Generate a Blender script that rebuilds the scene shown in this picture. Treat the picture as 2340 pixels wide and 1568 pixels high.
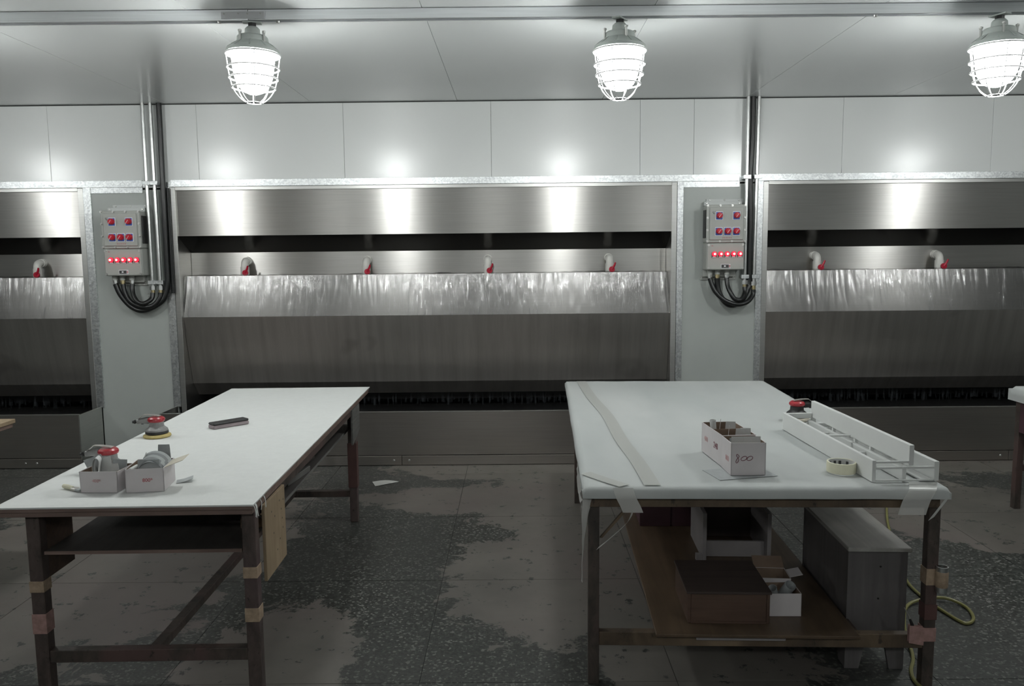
import bpy, bmesh, math, random
from mathutils import Vector, Matrix, noise
random.seed(7)
SC = bpy.context.scene
for o in list(bpy.data.objects): bpy.data.objects.remove(o)
COL = SC.collection
R = math.radians

# ------------------------------------------------------------------ camera
F_PX, PITCH, YAW, ROLL, CAM_H = 1840.0, R(6.32), R(0.30), R(0.57), 1.65
fw = Vector((-math.sin(YAW)*math.cos(PITCH), math.cos(YAW)*math.cos(PITCH), -math.sin(PITCH)))
rt = Vector((math.cos(YAW), math.sin(YAW), 0)); up = rt.cross(fw)
r2 = rt*math.cos(ROLL) - up*math.sin(ROLL); u2 = up*math.cos(ROLL) + rt*math.sin(ROLL)
cd = bpy.data.cameras.new('camera'); cam = bpy.data.objects.new('camera', cd); COL.objects.link(cam)
cd.sensor_fit = 'HORIZONTAL'; cd.sensor_width = 36; cd.lens = F_PX*36/2340; cd.clip_start = .05
M = Matrix((r2, u2, -fw)).transposed().to_4x4(); M.translation = (0, 0, CAM_H)
cam.matrix_world = M
SC.camera = cam
# ------------------------------------------------------------------ world, exposure
w = bpy.data.worlds.new('world'); SC.world = w; w.use_nodes = True
w.node_tree.nodes['Background'].inputs[0].default_value = (.5, .52, .53, 1)
w.node_tree.nodes['Background'].inputs[1].default_value = .02
SC.view_settings.view_transform = 'Standard'; SC.view_settings.look = 'None'
SC.view_settings.gamma = 1; SC.view_settings.use_curve_mapping = False
SC.view_settings.exposure = 0.15
LAMP = 88.0        # emission of the caged lamps

# ------------------------------------------------------------------ materials
def srgb(r, g, b):
    f = lambda c: (c/255/12.92) if c/255 <= .04045 else ((c/255+.055)/1.055)**2.4
    return (f(r), f(g), f(b), 1)
class NT:
    def __init__(s, name):
        s.m = bpy.data.materials.new(name); s.m.use_nodes = True
        s.t = s.m.node_tree; s.b = s.t.nodes['Principled BSDF']; s.out = s.t.nodes['Material Output']; s.tc = None
    def n(s, typ, **k):
        x = s.t.nodes.new(typ)
        for a, v in k.items():
            if a.startswith('i_'):
                key = a[2:]; key = int(key) if key.isdigit() else key
                x.inputs[key].default_value = v
            else: setattr(x, a, v)
        return x
    def l(s, a, b): s.t.links.new(a, b)
    def co(s, sx=1, sy=1, sz=1, geo=False):
        if geo:
            g = s.n('ShaderNodeNewGeometry'); src = g.outputs['Position']
        else:
            if not s.tc: s.tc = s.n('ShaderNodeTexCoord')
            src = s.tc.outputs['Object']
        mp = s.n('ShaderNodeMapping'); mp.inputs['Scale'].default_value = (sx, sy, sz)
        s.l(src, mp.inputs['Vector']); return mp.outputs[0]
    def noise(s, co, scale=5, detail=3, rough=.5, dist=0):
        x = s.n('ShaderNodeTexNoise'); x.inputs['Scale'].default_value = scale; x.inputs['Detail'].default_value = detail
        x.inputs['Roughness'].default_value = rough; x.inputs['Distortion'].default_value = dist
        s.l(co, x.inputs['Vector']); return x.outputs['Fac']
    def ramp(s, fac, stops):
        x = s.n('ShaderNodeValToRGB'); e = x.color_ramp.elements
        while len(e) < len(stops): e.new(.5)
        for el, (p, c) in zip(e, stops):
            el.position = p; el.color = c if len(c) == 4 else (*c, 1)
        s.l(fac, x.inputs[0]); return x.outputs[0]
    def mix(s, fac, a, b, typ='MIX'):
        x = s.n('ShaderNodeMix', data_type='RGBA', blend_type=typ)
        for i, v in ((0, fac), (6, a), (7, b)):
            if hasattr(v, 'links'): s.l(v, x.inputs[i])
            else: x.inputs[i].default_value = v
        return x.outputs[2]
    def math(s, op, a, b=0.0, c=0.0):
        x = s.n('ShaderNodeMath', operation=op)
        for i, v in enumerate((a, b, c)):
            if hasattr(v, 'links'): s.l(v, x.inputs[i])
            else: x.inputs[i].default_value = v
        return x.outputs[0]
    def bump(s, h, strength=.3, dist=.01):
        x = s.n('ShaderNodeBump'); x.inputs['Strength'].default_value = strength; x.inputs['Distance'].default_value = dist
        s.l(h, x.inputs['Height']); s.l(x.outputs[0], s.b.inputs['Normal'])
    def set(s, **k):
        for a, v in k.items():
            i = s.b.inputs[a.replace('_', ' ')]
            if hasattr(v, 'links'): s.l(v, i)
            else: i.default_value = v
        return s
MATS = {}
def plain(name, col, rough=.5, metal=0, var=.12, vscale=8, bump=0, bscale=40, spec=.5, sz=(1, 1, 1)):
    q = NT(name); c = q.co(*sz)
    f = q.noise(c, vscale, 4, .6)
    lo = tuple(x*(1-var) for x in col[:3])+(1,); hi = tuple(min(1, x*(1+var)) for x in col[:3])+(1,)
    q.set(Base_Color=q.ramp(f, [(.3, lo), (.7, hi)]), Roughness=rough, Metallic=metal)
    q.b.inputs['Specular IOR Level'].default_value = spec
    if bump: q.bump(q.noise(c, bscale, 4), bump, .005)
    MATS[name] = q.m; return q.m
def tangent(q, v):
    x = q.n('ShaderNodeCombineXYZ')
    for i in range(3): x.inputs[i].default_value = v[i]
    q.l(x.outputs[0], q.b.inputs['Tangent'])

# glossy painted sandwich panels
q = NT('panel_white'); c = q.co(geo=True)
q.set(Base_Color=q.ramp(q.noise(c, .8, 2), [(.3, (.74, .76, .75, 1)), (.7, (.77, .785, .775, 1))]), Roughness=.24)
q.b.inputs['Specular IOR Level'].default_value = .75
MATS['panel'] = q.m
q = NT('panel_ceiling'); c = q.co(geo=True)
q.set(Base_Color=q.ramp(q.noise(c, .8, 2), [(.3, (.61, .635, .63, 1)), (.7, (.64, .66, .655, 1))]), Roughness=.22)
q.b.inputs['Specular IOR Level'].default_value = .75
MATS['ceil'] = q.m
plain('column_grey', (.41, .435, .415, 1), .34, 0, .03, 3)
plain('room_grey', (.48, .49, .48, 1), .6, 0, .05, 2)
# brushed stainless steel
def steel(name, col, rough, aniso, stain=0.0):
    q = NT(name); c = q.co(geo=True)
    br = q.noise(q.co(3, 3, 260, geo=True), 1, 3)
    st = q.noise(q.co(1.2, 1, 2.5, geo=True), 1.6, 3, .5)
    base = q.ramp(br, [(.25, tuple(x*.86 for x in col)), (.75, col)])
    if stain: base = q.mix(q.ramp(st, [(.45, (0, 0, 0, 1)), (.75, (stain, stain, stain, 1))]), base, (.40, .36, .31, 1))
    q.set(Base_Color=base, Metallic=1.0, Roughness=rough)
    q.b.inputs['Anisotropic'].default_value = aniso; tangent(q, (0, 0, 1))
    q.bump(br, .04, .002)
    MATS[name] = q.m
steel('steel', (.60, .585, .56), .33, .94, .10)
steel('steel_tank', (.44, .41, .38), .34, .4, .3)
steel('baffle_shade', (.06, .058, .055), .22, .3)  # stainless darkened: the slot's dark reflection is put into its colour
steel('steel_frame', (.60, .60, .58), .36, .3)
steel('steel_beam', (.92, .94, .96), .36, .4)
q = NT('curtain_steel')
sk = q.noise(q.co(14, 2, .9, geo=True), 1, 5, .6)
spot = q.noise(q.co(2, 2, 2.6, geo=True), 1.3, 2)
q.set(Base_Color=q.mix(q.ramp(spot, [(.66, (0, 0, 0, 1)), (.74, (.35, .35, .35, 1))]), q.ramp(sk, [(.3, (.58, .55, .52)), (.7, (.74, .705, .67))]), (.3, .28, .27, 1)), Metallic=1.0, Roughness=.38)
q.bump(sk, .08, .006); MATS['curtain'] = q.m
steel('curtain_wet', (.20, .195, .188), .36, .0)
# galvanised sheet with spangle
q = NT('galvanised'); v = q.n('ShaderNodeTexVoronoi'); v.inputs['Scale'].default_value = 85; q.l(q.co(geo=True), v.inputs['Vector'])
sp = q.n('ShaderNodeSeparateColor'); q.l(v.outputs['Color'], sp.inputs[0])
q.set(Base_Color=q.ramp(sp.outputs[0], [(0, (.56, .58, .59)), (1, (.82, .84, .84))]), Metallic=1.0, Roughness=q.math('MULTIPLY_ADD', sp.outputs[1], .12, .34))
MATS['galv'] = q.m
plain('zinc_pipe', (.66, .67, .66, 1), .32, 1, .1, 30)
plain('bolt', (.62, .62, .6, 1), .35, 1, .08, 20)
plain('brass', (.62, .52, .3, 1), .3, 1, .1, 20)
# water film: clear sheet with running streaks
def water(name, streak, strength, amount=.9):
    q = NT(name)
    a = q.noise(q.co(*streak, geo=True), 1, 4, .62, .25)
    b = q.noise(q.co(streak[0]*3.1, 3, streak[2]*3.3, geo=True), 1, 3, .6, .3)
    big = q.noise(q.co(1.6, 1, 1.1, geo=True), 1, 2)
    h = q.math('ADD', q.math('SUBTRACT', a, .5), q.math('MULTIPLY', q.math('SUBTRACT', b, .5), .45))
    h = q.math('MULTIPLY', h, q.ramp(big, [(.35, (.35, .35, .35, 1)), (.62, (1, 1, 1, 1))]))
    bp = q.n('ShaderNodeBump'); bp.inputs['Strength'].default_value = strength; bp.inputs['Distance'].default_value = .0035
    q.l(h, bp.inputs['Height'])
    gl = q.n('ShaderNodeBsdfGlossy'); gl.inputs['Roughness'].default_value = .14; gl.inputs['Color'].default_value = (.9, .9, .9, 1)
    q.l(bp.outputs[0], gl.inputs['Normal'])
    tr = q.n('ShaderNodeBsdfTransparent')
    fr = q.n('ShaderNodeFresnel'); fr.inputs['IOR'].default_value = 1.6; q.l(bp.outputs[0], fr.inputs['Normal'])
    sm = q.ramp(q.math('MULTIPLY', q.math('ADD', a, q.math('MULTIPLY', q.math('SUBTRACT', b, .5), .6)), 1.0), [(.54, (.0, .0, .0, 1)), (.70, (1, 1, 1, 1))])
    sm = q.math('MULTIPLY', sm, q.ramp(big, [(.38, (.12, .12, .12, 1)), (.62, (1, 1, 1, 1))]))
    fac = q.math('MINIMUM', q.math('ADD', q.math('MULTIPLY', fr.outputs[0], amount*.6), q.math('MULTIPLY_ADD', sm, .34, .03)), .9)
    mx = q.n('ShaderNodeMixShader'); q.l(fac, mx.inputs[0]); q.l(tr.outputs[0], mx.inputs[1]); q.l(gl.outputs[0], mx.inputs[2])
    q.l(mx.outputs[0], q.out.inputs['Surface']); MATS[name] = q.m
water('water_film', (62, 3, 6), .8)
water('water_pool', (9, 14, 3), .5)
q = NT('falling_drops'); q.set(Base_Color=(.5, .55, .6, 1), Roughness=.6, Alpha=.014); MATS['drops'] = q.m
# electrics
plain('box_grey', (.40, .41, .385, 1), .42, 0, .03, 6)
plain('box_grey_light', (.52, .54, .53, 1), .4, 0, .03, 6)
plain('label_white', (.75, .76, .78, 1), .4, 0, .03)
plain('label_blue', (.05, .11, .42, 1), .35, 0, .15, 60)
plain('knob_red', (.50, .012, .03, 1), .28, 0, .06)
plain('pointer_pink', (.75, .33, .34, 1), .4, 0, .05)
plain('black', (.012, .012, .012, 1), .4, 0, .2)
plain('black_rubber', (.010, .011, .011, 1), .32, 0, .2, 20)
plain('text_dark', (.05, .05, .05, 1), .5, 0, .05)
plain('text_red', (.42, .05, .06, 1), .6, 0, .15, 200)
plain('text_pink', (.56, .33, .33, 1), .7, 0, .1, 200)
plain('ink_maroon', (.16, .02, .04, 1), .6, 0, .1, 200)
def emit(name, col, s):
    q = NT(name); q.b.inputs['Base Color'].default_value = (*col, 1)
    q.b.inputs['Emission Color'].default_value = (*col, 1); q.b.inputs['Emission Strength'].default_value = s
    MATS[name] = q.m; return q
emit('indicator_lens', (1, .02, .045), 1.6)
emit('indicator_core', (1, .55, .45), 6)
emit('lamp_glass', (.97, 1, .985), LAMP)
plain('lamp_body', (.50, .54, .515, 1), .45, 0, .06, 12)
plain('lamp_wire', (.8, .8, .8, 1), .35, .3, .03)
plain('pvc', (.74, .73, .69, 1), .35, 0, .06, 15)
plain('valve_red', (.45, .01, .035, 1), .35, 0, .06)
# tables
plain('foam', (.70, .715, .70, 1), .62, 0, .025, 30, .12, 160)
q = NT('cloth_white'); c = q.co()
st = q.noise(q.co(1.3, .35, 1), 2.2, 3)
q.set(Base_Color=q.ramp(st, [(.3, (.43, .455, .448)), (.7, (.53, .545, .535))]), Roughness=.6); q.bump(q.noise(c, 9, 3), .1, .01)
MATS['cloth'] = q.m
q = NT('clear_tape'); q.set(Base_Color=(.60, .61, .58, 1), Roughness=.3, Alpha=.7); MATS['tape_clear'] = q.m
q = NT('plastic_film'); q.set(Base_Color=(.8, .8, .77, 1), Roughness=.3, Alpha=.42); MATS['film'] = q.m
def patina(name, a, b, d, sc=14):
    q = NT(name); c = q.co(1, 1, .55)
    n1 = q.noise(c, sc, 6, .65, .4); n2 = q.noise(c, sc*.35, 3, .5); n3 = q.noise(c, sc*3, 4, .6)
    col = q.ramp(n1, [(.32, a), (.62, b)])
    col = q.mix(q.ramp(n2, [(.5, (0, 0, 0, 1)), (.68, (.8, .8, .8, 1))]), col, d)
    col = q.mix(q.ramp(n3, [(.62, (0, 0, 0, 1)), (.7, (.7, .7, .7, 1))]), col, (.012, .01, .01, 1))
    q.set(Base_Color=col, Roughness=.55); q.bump(n1, .35, .006); MATS[name] = q.m
patina('iron_brown', (.045, .034, .03, 1), (.105, .078, .07, 1), (.085, .055, .06, 1))
patina('iron_dark', (.03, .026, .022, 1), (.085, .065, .055, 1), (.11, .065, .06, 1))
patina('iron_paint', (.05, .036, .026, 1), (.12, .085, .055, 1), (.22, .16, .10, 1), 9)
def wood(name, a, b, rough=.55, axis='y', grain=1.0):
    q = NT(name); s = {'y': (26, 1.6, 26), 'x': (1.6, 26, 26), 'z': (26, 26, 1.6)}[axis]
    g = q.noise(q.co(*s), grain, 5, .6, .8); b2 = q.noise(q.co(), 5, 4)
    col = q.mix(q.ramp(b2, [(.35, (0, 0, 0, 1)), (.75, (.55, .55, .55, 1))]), q.ramp(g, [(.3, a), (.7, b)]), tuple(x*.6 for x in a[:3])+(1,))
    q.set(Base_Color=col, Roughness=rough); q.bump(g, .12, .003); MATS[name] = q.m
wood('edge_wood', (.15, .10, .085, 1), (.26, .185, .155, 1), .6, 'x')
wood('grey_wood', (.10, .10, .095, 1), (.20, .195, .185, 1), .6, 'y')
wood('shelf_wood', (.055, .05, .046, 1), (.085, .078, .072, 1), .55, 'y')
wood('shelf_brown', (.082, .055, .034, 1), (.135, .092, .058, 1), .42, 'y')
wood('crate_wood', (.085, .05, .036, 1), (.14, .085, .06, 1), .5, 'x')
wood('crate_lid', (.05, .036, .032, 1), (.085, .062, .055, 1), .45, 'x')
wood('plywood', (.29, .215, .135, 1), (.38, .29, .19, 1), .55, 'z')
wood('bench_wood', (.105, .097, .097, 1), (.15, .14, .138, 1), .5, 'z')
wood('bench_top', (.30, .29, .27, 1), (.42, .41, .38, 1), .4, 'y')
plain('white_board', (.30, .28, .28, 1), .5, 0, .08, 10)
plain('maroon_box', (.085, .04, .05, 1), .4, 0, .15, 8)
plain('maroon_tape', (.10, .05, .045, 1), .55, 0, .12, 20)
plain('kraft_tape', (.36, .27, .19, 1), .55, 0, .25, 40)
plain('pink_tape', (.36, .22, .20, 1), .55, 0, .25, 40)
plain('white_paint', (.66, .67, .655, 1), .4, 0, .02, 10)
plain('carton', (.60, .565, .57, 1), .6, 0, .04, 8)
plain('carton_inside', (.20, .14, .10, 1), .8, 0, .1, 12)
plain('carton_cream', (.62, .58, .48, 1), .7, 0, .05, 10)
plain('sandpaper_grey', (.40, .42, .425, 1), .85, 0, .08, 40, .2, 400)
plain('sandpaper_dark', (.25, .265, .27, 1), .85, 0, .1, 40, .2, 400)
plain('sandpaper_back', (.62, .63, .62, 1), .7, 0, .06, 20)
plain('sander_red', (.36, .022, .032, 1), .3, 0, .1, 20)
plain('sander_grey', (.26, .26, .255, 1), .5, 0, .25, 30)
plain('sander_black', (.02, .02, .02, 1), .5, 0, .3, 30)
plain('sander_steel', (.55, .53, .5, 1), .35, .8, .12, 30)
plain('pad_yellow', (.52, .42, .17, 1), .7, 0, .2, 40)
plain('pad_cream', (.50, .46, .38, 1), .7, 0, .15, 40)
plain('tape_cream', (.74, .72, .55, 1), .5, 0, .03, 30)
plain('tape_core', (.52, .52, .50, 1), .7, 0, .06, 15)
plain('paper', (.6, .6, .57, 1), .8, 0, .04)
plain('hose_yellow', (.22, .21, .07, 1), .4, 0, .1, 10)
plain('dirty_pink', (.30, .25, .26, 1), .6, 0, .12, 12)
# floor: worn terrazzo with old paint left in patches
q = NT('terrazzo'); c = q.co(geo=True)
v = q.n('ShaderNodeTexVoronoi'); v.inputs['Scale'].default_value = 100; q.l(q.co(1, 1, 0, geo=True), v.inputs['Vector'])
sp = q.n('ShaderNodeSeparateColor'); q.l(v.outputs['Color'], sp.inputs[0])
terr = q.ramp(sp.outputs[0], [(0, (.016, .018, .016)), (.45, (.036, .040, .036)), (.82, (.056, .061, .055)), (.95, (.19, .193, .175))])
dirt = q.noise(c, .9, 5, .6)
terr = q.mix(q.ramp(dirt, [(.35, (0, 0, 0, 1)), (.7, (.75, .75, .75, 1))]), terr, (.052, .051, .047, 1))
def blob(cx, cy, rx, ry):
    sx = q.n('ShaderNodeSeparateXYZ'); q.l(c, sx.inputs[0])
    a = q.math('POWER', q.math('DIVIDE', q.math('SUBTRACT', sx.outputs[0], cx), rx), 2)
    b = q.math('POWER', q.math('DIVIDE', q.math('SUBTRACT', sx.outputs[1], cy), ry), 2)
    return q.math('SUBTRACT', 1.0, q.math('SQRT', q.math('ADD', a, b)))
tot = None
for bl in [(.22, 3.95, .62, .75), (.45, 5.3, .75, 1.2), (-2.3, 4.6, 1.0, 1.8), (2.75, 5.0, .75, .75), (-1.0, 3.1, .35, .6), (.75, 3.2, .5, .5), (.2, 6.1, 1.3, .35), (3.0, 6.2, 1.2, .4), (2.75, 4.35, .25, .12), (-.2, 5.3, .9, .35), (-.55, 2.55, .5, .3)]:
    b = blob(*bl); tot = b if tot is None else q.math('MAXIMUM', tot, b)
edge = q.noise(c, 4.2, 10, .72, .5)
msk = q.math('ADD', tot, q.math('MULTIPLY', q.math('SUBTRACT', edge, .5), 1.5))
holes = q.noise(c, 11, 7, .68)
msk = q.math('SUBTRACT', msk, q.math('MULTIPLY', q.math('GREATER_THAN', holes, .605), .7))
pm = q.ramp(msk, [(.03, (0, 0, 0, 1)), (.075, (1, 1, 1, 1))])
paint = q.ramp(q.noise(c, 2.2, 5, .6), [(.3, (.122, .113, .101)), (.7, (.175, .161, .143))])
paint = q.mix(q.ramp(q.noise(c, .7, 2), [(.45, (0, 0, 0, 1)), (.65, (1, 1, 1, 1))]), paint, (.145, .122, .113, 1))
q.set(Base_Color=q.mix(pm, terr, paint), Roughness=q.math('MULTIPLY_ADD', dirt, .35, .28))
q.bump(q.math('ADD', q.math('MULTIPLY', pm, .5), q.math('MULTIPLY', q.noise(c, 30, 4), .3)), .25, .004)
MATS['floor'] = q.m
plain('joint', (.03, .03, .03, 1), .8, 0, .1)

# ------------------------------------------------------------------ mesh helpers
class MB:
    def __init__(s): s.bm = bmesh.new()
    def box(s, x0, x1, y0, y1, z0, z1, bev=0.0, seg=1, mat=None):
        g = bmesh.ops.create_cube(s.bm, size=1)
        m = Matrix.Translation(((x0+x1)/2, (y0+y1)/2, (z0+z1)/2)) @ Matrix.Diagonal((abs(x1-x0), abs(y1-y0), abs(z1-z0), 1))
        if mat: m = mat @ m
        bmesh.ops.transform(s.bm, matrix=m, verts=g['verts'])
        if bev:
            ed = list({e for v in g['verts'] for e in v.link_edges})
            bmesh.ops.bevel(s.bm, geom=ed, offset=bev, segments=seg, affect='EDGES', profile=.5)
        return s
    def prism(s, poly, a, b, axis='y', bev=0.0):
        # poly: 2-D outline; axis: extrusion axis
        def P(u, v, t): return {'x': (t, u, v), 'y': (u, t, v), 'z': (u, v, t)}[axis]
        A = [s.bm.verts.new(P(u, v, a)) for u, v in poly]; B = [s.bm.verts.new(P(u, v, b)) for u, v in poly]
        n = len(poly); fs = [s.bm.faces.new(A[::-1]), s.bm.faces.new(B)]
        for i in range(n): fs.append(s.bm.faces.new((A[i], A[(i+1) % n], B[(i+1) % n], B[i])))
        bmesh.ops.recalc_face_normals(s.bm, faces=fs)
        if bev:
            ed = list({e for f in fs for e in f.edges}); bmesh.ops.bevel(s.bm, geom=ed, offset=bev, segments=1, affect='EDGES')
        return s
    def lathe(s, prof, seg=24, c=(0, 0, 0), mat=None):
        rings = []
        for r, z in prof:
            if r < 1e-5: rings.append([s.bm.verts.new((c[0], c[1], c[2]+z))])
            else: rings.append([s.bm.verts.new((c[0]+r*math.cos(2*math.pi*i/seg), c[1]+r*math.sin(2*math.pi*i/seg), c[2]+z)) for i in range(seg)])
        fs = []
        for a, b in zip(rings, rings[1:]):
            for i in range(seg):
                j = (i+1) % seg
                if len(a) == 1 and len(b) == 1: continue
                if len(a) == 1: fs.append(s.bm.faces.new((a[0], b[i], b[j])))
                elif len(b) == 1: fs.append(s.bm.faces.new((a[i], b[0], a[j])))
                else: fs.append(s.bm.faces.new((a[i], b[i], b[j], a[j])))
        bmesh.ops.recalc_face_normals(s.bm, faces=fs)
        if mat: bmesh.ops.transform(s.bm, matrix=mat, verts=[v for r in rings for v in r])
        return s
    def tube(s, pts, r, seg=10, closed=False, cap=True):
        pts = [Vector(p) for p in pts]; n = len(pts); rings = []; fs = []
        prev = None
        for i, p in enumerate(pts):
            if closed: t = pts[(i+1) % n]-pts[i-1]
            else: t = pts[min(i+1, n-1)]-pts[max(i-1, 0)]
            t.normalize()
            if prev is None:
                a = Vector((0, 0, 1)) if abs(t.z) < .9 else Vector((1, 0, 0)); u = t.cross(a).normalized()
            else: u = (prev-t*prev.dot(t)).normalized()
            prev = u; v = t.cross(u); rr = r[i] if isinstance(r, (list, tuple)) else r
            rings.append([s.bm.verts.new(p+u*rr*math.cos(2*math.pi*k/seg)+v*rr*math.sin(2*math.pi*k/seg)) for k in range(seg)])
        for i in range(n if closed else n-1):
            a, b = rings[i], rings[(i+1) % n]
            for k in range(seg): fs.append(s.bm.faces.new((a[k], a[(k+1) % seg], b[(k+1) % seg], b[k])))
        if cap and not closed: fs += [s.bm.faces.new(rings[0][::-1]), s.bm.faces.new(rings[-1])]
        bmesh.ops.recalc_face_normals(s.bm, faces=fs); return s
    def cyl(s, p0, p1, r, r1=None, seg=16): return s.tube([p0, p1], [r, r if r1 is None else r1], seg)
    def grid(s, fn, nu, nv):
        V = [[s.bm.verts.new(fn(i/nu, j/nv)) for j in range(nv+1)] for i in range(nu+1)]
        for i in range(nu):
            for j in range(nv): s.bm.faces.new((V[i][j], V[i+1][j], V[i+1][j+1], V[i][j+1]))
        return s
    def thick(s, t):
        s.bm.normal_update(); bmesh.ops.solidify(s.bm, geom=list(s.bm.faces), thickness=t); bmesh.ops.recalc_face_normals(s.bm, faces=list(s.bm.faces)); return s
    def text(s, body, size, mat, ext=.0004, align='CENTER'):
        cu = bpy.data.curves.new('lettering', 'FONT'); cu.body = body; cu.size = size; cu.extrude = ext; cu.align_x = align; cu.align_y = 'CENTER'; cu.resolution_u = 3
        ob = bpy.data.objects.new('lettering', cu); COL.objects.link(ob)
        dg = bpy.context.evaluated_depsgraph_get(); me = bpy.data.meshes.new_from_object(ob.evaluated_get(dg))
        n0 = len(s.bm.verts); s.bm.from_mesh(me); s.bm.verts.ensure_lookup_table()
        bmesh.ops.transform(s.bm, matrix=mat, verts=s.bm.verts[n0:])
        bpy.data.objects.remove(ob); bpy.data.curves.remove(cu); bpy.data.meshes.remove(me); return s
    def build(s, name, mat, parent=None, smooth=35, loc=None, rz=0, rot=None):
        me = bpy.data.meshes.new(name); s.bm.normal_update(); s.bm.to_mesh(me); s.bm.free()
        if smooth:
            me.polygons.foreach_set('use_smooth', [True]*len(me.polygons)); me.set_sharp_from_angle(angle=R(smooth))
        me.materials.append(MATS[mat] if isinstance(mat, str) else mat)
        o = bpy.data.objects.new(name, me); COL.objects.link(o)
        if parent: o.parent = parent
        if loc: o.location = loc
        if rot: o.rotation_euler = rot
        elif rz: o.rotation_euler = (0, 0, rz)
        return o
def tag(o, label, cat, group=None):
    o['label'] = label; o['category'] = cat
    if group: o['group'] = group
    return o
def thing(name, label, cat, loc=(0, 0, 0), rz=0, group=None, rot=None):
    o = bpy.data.objects.new(name, None); COL.objects.link(o); o.location = loc
    o.rotation_euler = rot if rot else (0, 0, rz); o.empty_display_size = .05
    return tag(o, label, cat, group)
def struct(o): o['kind'] = 'structure'; return o
def stuff(o): o['kind'] = 'stuff'; return o
def copy_tree(o, parent=None):
    c = o.copy(); COL.objects.link(c)
    if parent: c.parent = parent
    for ch in [x for x in bpy.data.objects if x.parent == o]: copy_tree(ch, c)
    return c
def B(x0, x1, y0, y1, z0, z1, bev=0.0): return MB().box(x0, x1, y0, y1, z0, z1, bev)
def smoothpath(pts, n=8):
    P = [Vector(p) for p in pts]; out = []
    for i in range(len(P)-1):
        a, b, c_, d = P[max(i-1, 0)], P[i], P[i+1], P[min(i+2, len(P)-1)]
        for k in range(n):
            t = k/n
            out.append(.5*((2*b)+(c_-a)*t+(2*a-5*b+4*c_-d)*t*t+(3*b-a-3*c_+d)*t**3))
    out.append(P[-1]); return out
def nz(x, y=0, z=0): return noise.noise(Vector((x, y, z)))

# ------------------------------------------------------------------ room shell
XL, XR, YF, YB, ZC, YW = -8.0, 6.7, -3.6, 7.4, 2.862, 6.56
floor = struct(B(XL, XR, YF, YB, -.06, -.003).build('floor', 'joint', smooth=0))
ys = [-3.6+.03, -2.06, -1.05, -.04, .96, 1.95, 2.955, 3.945, 4.94, 5.94, 7.4]
xs = [-8, -6.39, -5.39, -4.39, -3.39, -2.39, -1.39, -.388, .61, 1.61, 2.61, 3.61, 4.61, 5.61, 6.7]
for i in range(len(xs)-1):
    for j in range(len(ys)-1):
        B(xs[i]+.0015, xs[i+1]-.0015, ys[j]+.0015, ys[j+1]-.0015, -.03, 0).build('floor_slab', 'floor', floor, 0)
ceil = struct(B(XL, XR, YF, YB, ZC+.012, ZC+.08).build('ceiling', 'joint', smooth=0))
cx = [XL, -6.2, -5.05, -3.9, -2.76, -1.61, -.45, .7, 1.84, 2.98, 4.12, 5.26, XR]
for a, b in zip(cx, cx[1:]):
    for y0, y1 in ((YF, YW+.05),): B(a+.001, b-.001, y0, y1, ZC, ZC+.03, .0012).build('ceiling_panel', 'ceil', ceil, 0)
wall = struct(B(XL, XR, YB-.06, YB, 0, ZC).build('wall_back', 'room_grey', smooth=0))
wx = [XL, -7.2, -6.08, -4.9, -3.721, -2.531, -1.361, -.185, 1.003, 1.431, 2.613, 3.8, 4.98, 6.16, XR]
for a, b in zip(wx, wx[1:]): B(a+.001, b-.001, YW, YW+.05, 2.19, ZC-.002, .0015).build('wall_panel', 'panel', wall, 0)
for a, b in ((-3.43, -2.80), (1.33, 1.965)): B(a, b, YW, YW+.03, 0, 2.205).build('wall_panel', 'column_grey', wall, 0)
struct(B(XL-.1, XL, YF, YB, 0, ZC).build('wall_left', 'room_grey', smooth=0))
struct(B(XR, XR+.1, YF, YB, 0, ZC).build('wall_right', 'room_grey', smooth=0))
struct(B(XL, XR, YF-.1, YF, 0, ZC).build('wall_front', 'room_grey', smooth=0))
# galvanised trims: long band over the booths, edge strips of the grey columns
tn = 1
def trim(mb, mat='galv'):
    global tn
    o = struct(mb.build('trim_or_shade_strip_%d' % tn, mat, smooth=0)); tn += 1; return o
for a, b in ((XL+.01, -2.99), (-2.76, 1.80), (1.935, XR-.01)):
    m = MB().box(a, b, YW-.012, YW, 2.214, 2.266, .001).box(a, b, YW-.02, YW-.012, 2.212, 2.218); t = trim(m)
m = MB().box(-2.99, -2.76, YW-.006, YW, 2.214, 2.25); trim(m)
m = MB().box(1.80, 1.935, YW-.006, YW, 2.214, 2.25); trim(m)
for a, b in ((-3.472, -3.41), (-2.836, -2.774), (1.303, 1.352), (1.945, 1.991)):
    t = trim(MB().box(a, b, YW-.012, YW+.02, .42, 2.212, .001))
    for z in (.7, 1.1, 1.45, 1.75, 2.05):
        MB().cyl(((a+b)/2, YW-.012, z), ((a+b)/2, YW-.016, z), .005, seg=8).build('rivet', 'bolt', t)
for a, b in ((-3.41, -2.99), (1.352, 1.80)): trim(MB().box(a, b, YW-.008, YW, 2.165, 2.212, .001))
# dark strip drawn in as the shadow line between ceiling and wall
trim(MB().box(XL+.01, XR-.01, YW-.004, YW, ZC-.007, ZC-.001), 'joint')

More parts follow.
